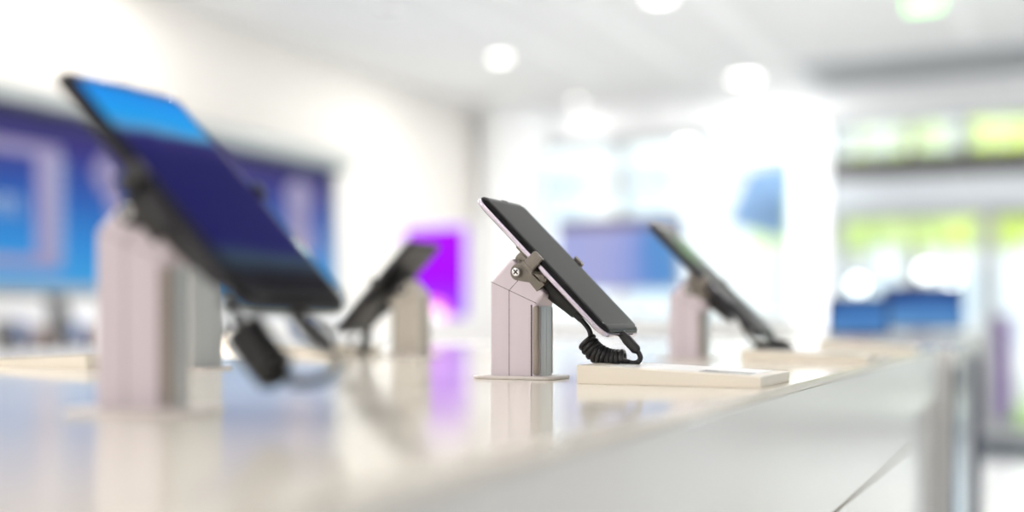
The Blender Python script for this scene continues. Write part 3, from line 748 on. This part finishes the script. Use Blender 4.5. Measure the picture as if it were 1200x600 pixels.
# bright portal: a white frame given emission around the shop window poster
QY = 9.3
q0, q1, q2 = at_y(928, 300, QY).x, at_y(966, 300, QY).x, at_y(872, 300, QY).x
t = thing('white_portal', 'tall glowing white frame by the shop front, left of the entrance doors', 'lightbox', (q1, QY, 0))
MB().box(q0 - q1, 0, 0, 0.18, 0, 2.50, 0.03).build('upright', M['glow'], t)
MB().box(q2 - q1, q0 - q1, 0.02, 0.16, 2.26, 2.50, 0.03).build('crossbar', M['glow'], t)
# blue poster hanging in the shop window
PYY = 9.86
pp = [at_y(876, 200, PYY), at_y(927, 190, PYY), at_y(922, 282, PYY), at_y(850, 262, PYY)]
t = thing('hanging_poster', 'slanted pale blue poster hanging in the shop window beside the white frame', 'poster', (pp[1].x, PYY, 2.6))
MB().prism([(p.x - pp[1].x, p.z - 2.6) for p in pp], 'y', 0, 0.012).build('poster_board', M['bluepost'], t, False)
for p in pp[:2]:
    dx = p.x - pp[1].x - (0.01 if p is pp[1] else -0.01)
    MB().cyl((dx, 0.006, p.z - 2.612), (dx, 0.006, 0), 0.002, seg=8).build('wire', M['white'], t)

# white column in the far left corner
tag(MB().cyl((-4.56, 9.62, 0), (-4.56, 9.62, ZH), 0.31, seg=48).build('round_column', M['white']), 'round white column in the far left corner of the shop', 'column')

# devices on the low wall cabinet
def wall_device(px, py_base, h, label, m, lean=0.35, wdt=0.12, dep=0.28):
    Y = wy(px) * (4.88 - dep) / 4.84
    x = XL + dep
    t = thing('phone_display', label, 'phone display', (x, Y, 0.78), 0, 'devices on the low wall cabinet')
    MB().rrect(0.12, 0.11, 0.01, [(0, 0), (0, 0.006), (0.001, 0.007)]).build('base_plate', M['plastic'], t)
    MB().box(-0.02, 0.02, -0.03, 0.03, 0.007, h * 0.62, 0.003).build('column', M['plastic'], t)
    o = MB().rrect(0.016, wdt, 0.003, [(0, -h * 0.34), (0, h * 0.34)]).build('phone', m, t)
    o.matrix_local = Matrix.Translation((0.02, 0, h * 0.66)) @ Matrix.Rotation(-lean, 4, 'Y')
    return t
bl = mat('blue_phone_back', (0.12, 0.2, 0.42), 0.25)
br = mat('brown_phone_back', (0.22, 0.16, 0.14), 0.3)
for (px, h, m, lb, dep) in ((2, 0.16, M['plastic'], 'black phone on a stand at the far left edge, on the low cabinet', 0.3), (23, 0.15, bl, 'bluish phone on a stand second from the left on the low cabinet', 0.14), (44, 0.13, br, 'brown phone on a stand left of the tall black one', 0.3),
                        (66, 0.29, M['plastic'], 'tall black phone display standing under the blue wall sign', 0.3), (88, 0.15, bl, 'bluish phone on a stand right of the tall black one', 0.14), (110, 0.13, br, 'brown phone on a stand close to the near pinkish stand', 0.3),
                        (268, 0.15, M['plastic'], 'black phone seen between the near stand and its coiled cable', 0.3), (352, 0.15, bl, 'bluish phone on the low cabinet under the near blue phone', 0.3), (378, 0.15, M['plastic'], 'black phone at the far end of the low cabinet', 0.25)):
    wall_device(px, 0, h, lb, m, dep=dep)
p = at_y(270, 411, 3.2)
t = thing('round_lamp', 'small warm round lamp glowing between the near stand and its cable', 'lamp', (p.x, p.y, 0))
MB().cyl((0, 0, 0), (0, 0, 0.02), 0.12).cyl((0, 0, 0.02), (0, 0, p.z - 0.03), 0.012, seg=16).build('pole', M['white'], t)
MB().sphere((0, 0, p.z), 0.033).build('globe', M['warmglobe'], t)

# doormat
a0, a1 = at_z(1150, 505, 0), at_z(1150, 530, 0)
tag(MB().box(-1.7, 0.1, 8.35, 9.75, 0.0, 0.012, 0.003).build('doormat', M['mat_']), 'dark entrance mat on the floor inside the glass doors', 'mat')

# ------------------------------------------------------------------ outside
struct('ground', MB().box(-40, 40, YF + 0.2, 60, -0.2, -0.02), M['paving'])
tag(MB().box(-3.2, 0.0, 11.0, 13.6, -0.02, 0.03, 0.01).build('grass_strip', M['grass'], None, False), 'strip of green lawn outside the entrance doors', 'lawn', kind='stuff')

def tree(x, y, h, cr, label, lm, n=1500, seed=0, base=1.9):
    rnd = random.Random(seed)
    t = thing('tree', label, 'tree', (x, y, -0.02), 0, 'trees outside the shop')
    MB().tube([(0, 0, 0), (0.03, 0.02, h * 0.3), (-0.03, 0.03, h * 0.6), (0, 0, h * 0.85)], [0.13, 0.10, 0.07, 0.03], 12).tube([(0, 0, h * 0.4), (cr * 0.4, 0, h * 0.62)], [0.05, 0.02], 8).tube([(0, 0, h * 0.42), (-cr * 0.4, 0.2, h * 0.66)], [0.05, 0.02], 8).build('trunk', M['bark'], t)
    lf = MB(); bm = lf.bm
    blobs = [(Vector((rnd.uniform(-cr, cr) * 0.75, rnd.uniform(-cr, cr) * 0.6, base + 0.25 + (h - base - 0.5) * rnd.random() ** 2.4)), rnd.uniform(0.4, 0.75)) for _ in range(30)]
    for i in range(n):
        c, r = rnd.choice(blobs)
        d = Vector((rnd.gauss(0, 1), rnd.gauss(0, 1), rnd.gauss(0, 0.8))).normalized() * r * rnd.uniform(0.55, 1.0)
        p = c + d
        if p.z < base: p.z = base + rnd.random() * 0.4
        if p.z > base + 0.75 and rnd.random() < 0.72: continue
        a = Vector((rnd.gauss(0, 1), rnd.gauss(0, 1), rnd.gauss(0, 1))).normalized(); b_ = a.orthogonal().normalized()
        s = rnd.uniform(0.07, 0.13)
        v = [bm.verts.new(p - a * s), bm.verts.new(p + b_ * s * 0.5 + a * 0.1 * s), bm.verts.new(p + a * s), bm.verts.new(p - b_ * s * 0.5 + a * 0.1 * s)]
        bm.faces.new(v)
    lf.build('foliage', lm, t, False)
tree(-3.8, 25.0, 6.6, 2.3, 'leafy green tree outside, left one seen over the silver door beam', M['leaf'], 4200, 1, 2.4)
tree(-2.1, 19.3, 5.6, 2.0, 'leafy green tree outside, middle one seen over the silver door beam', M['leaf'], 5200, 2, 2.1)
tree(0.35, 14.6, 5.0, 1.5, 'yellow-green tree outside at the right edge of the photo', M['leafy'], 3600, 3, 1.9)
tree(4.8, 19.5, 5.8, 2.3, 'leafy green tree outside beyond the right edge of the doors', M['leaf'], 1500, 4, 2.0)

# pale building across the street
t = thing('building', 'pale building across the street seen through the shop windows', 'building', (-27.5, 40, -0.02))
MB().box(-16, 18, 0, 8, 0, 9).build('facade', M['facade'], t, False)
for k in range(9):
    for r in range(2):
        w_ = MB().box(-14 + k * 3.4, -12.2 + k * 3.4, -0.05, 0.02, 1.2 + r * 3.4, 3.4 + r * 3.4).build('window', M['facglass'], t, False)
MB().box(-16.3, 18.3, -0.4, 0, 9, 9.4).build('cornice', M['facade'], t, False)

t = thing('building', 'wide grey-blue building in the distance behind the glass doors', 'building', (9, 46, -0.02))
MB().box(-18, 16, 0, 8, 0, 8).build('facade', mat('grey_blue_render', (0.60, 0.63, 0.68), 0.9), t, False)
for k in range(9):
    MB().box(-16.6 + k * 3.7, -14.6 + k * 3.7, -0.05, 0.02, 1.0, 2.8).build('window', M['facglass'], t, False)
MB().box(-18.2, 16.2, -0.3, 0, 8, 8.3).build('cornice', M['facade'], t, False)

def car(x, y, rz, paint, label):
    t = thing('car', label, 'car', (x, y, -0.02), rz, 'parked cars outside')
    prof = [(-2.1, 0.35), (-2.15, 0.75), (-1.95, 0.95), (-1.1, 1.02), (-0.55, 1.42), (0.75, 1.46), (1.55, 1.05), (2.05, 0.92), (2.1, 0.4)]
    MB().prism(prof, 'y', -0.82, 0.82, 0.06).build('body', paint, t)
    MB().prism([(-0.95, 1.02), (-0.5, 1.36), (0.7, 1.39), (1.3, 1.05)], 'y', -0.83, 0.83, 0.01).build('side_windows', M['facglass'], t)
    for sx in (-1.3, 1.3):
        for sy in (-0.78, 0.78):
            w_ = MB().cyl((sx, sy - 0.1, 0.32), (sx, sy + 0.1, 0.32), 0.32, bev=0.03).build('wheel', M['plastic'], t)
            MB().cyl((sx, sy - 0.105, 0.32), (sx, sy + 0.105, 0.32), 0.19).build('hubcap', M['chrome'], w_)
    for sy in (-0.6, 0.6):
        MB().sphere((-2.1, sy, 0.72), 0.10, sx=0.5, sz=0.7).build('headlight', M['chrome'], t)
car(-5.4, 17.0, 0.1, M['carw'], 'white parked car outside behind the glass doors, left one')
car(2.2, 17.4, 0.0, M['cars'], 'silver parked car outside behind the glass doors, right one')
car(-10.5, 22.0, 0.0, M['carw'], 'white parked car outside behind the left shop window')

# glowing globes on posts, added in place of sun glints outside the doors
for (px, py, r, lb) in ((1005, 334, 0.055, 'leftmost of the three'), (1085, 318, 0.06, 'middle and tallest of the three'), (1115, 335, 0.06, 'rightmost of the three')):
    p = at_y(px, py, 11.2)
    t = thing('glint_globe', 'bright round globe added for a sun glint outside the doors, ' + lb, 'lamp', (p.x, p.y, 0.0 if 11.0 < p.y < 13.6 else -0.02), 0, 'sun glint globes outside the doors')
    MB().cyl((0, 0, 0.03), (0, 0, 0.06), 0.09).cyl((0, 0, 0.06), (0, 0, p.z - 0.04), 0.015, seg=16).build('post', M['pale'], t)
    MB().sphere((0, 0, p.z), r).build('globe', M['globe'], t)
# purple banner outside the right door
p = at_y(1172, 400, 10.8)
t = thing('banner_stand', 'narrow purple banner standing outside the right glass door', 'banner', (p.x, p.y, -0.02))
MB().box(-0.11, 0.11, -0.01, 0.01, 0.08, 1.0).build('banner', M['purple'], t, False)
MB().box(-0.16, 0.16, -0.12, 0.12, 0, 0.03, 0.005).cyl((0, 0.03, 0.03), (0, 0.03, 1.02), 0.012, seg=12).build('stand', M['grey'], t)
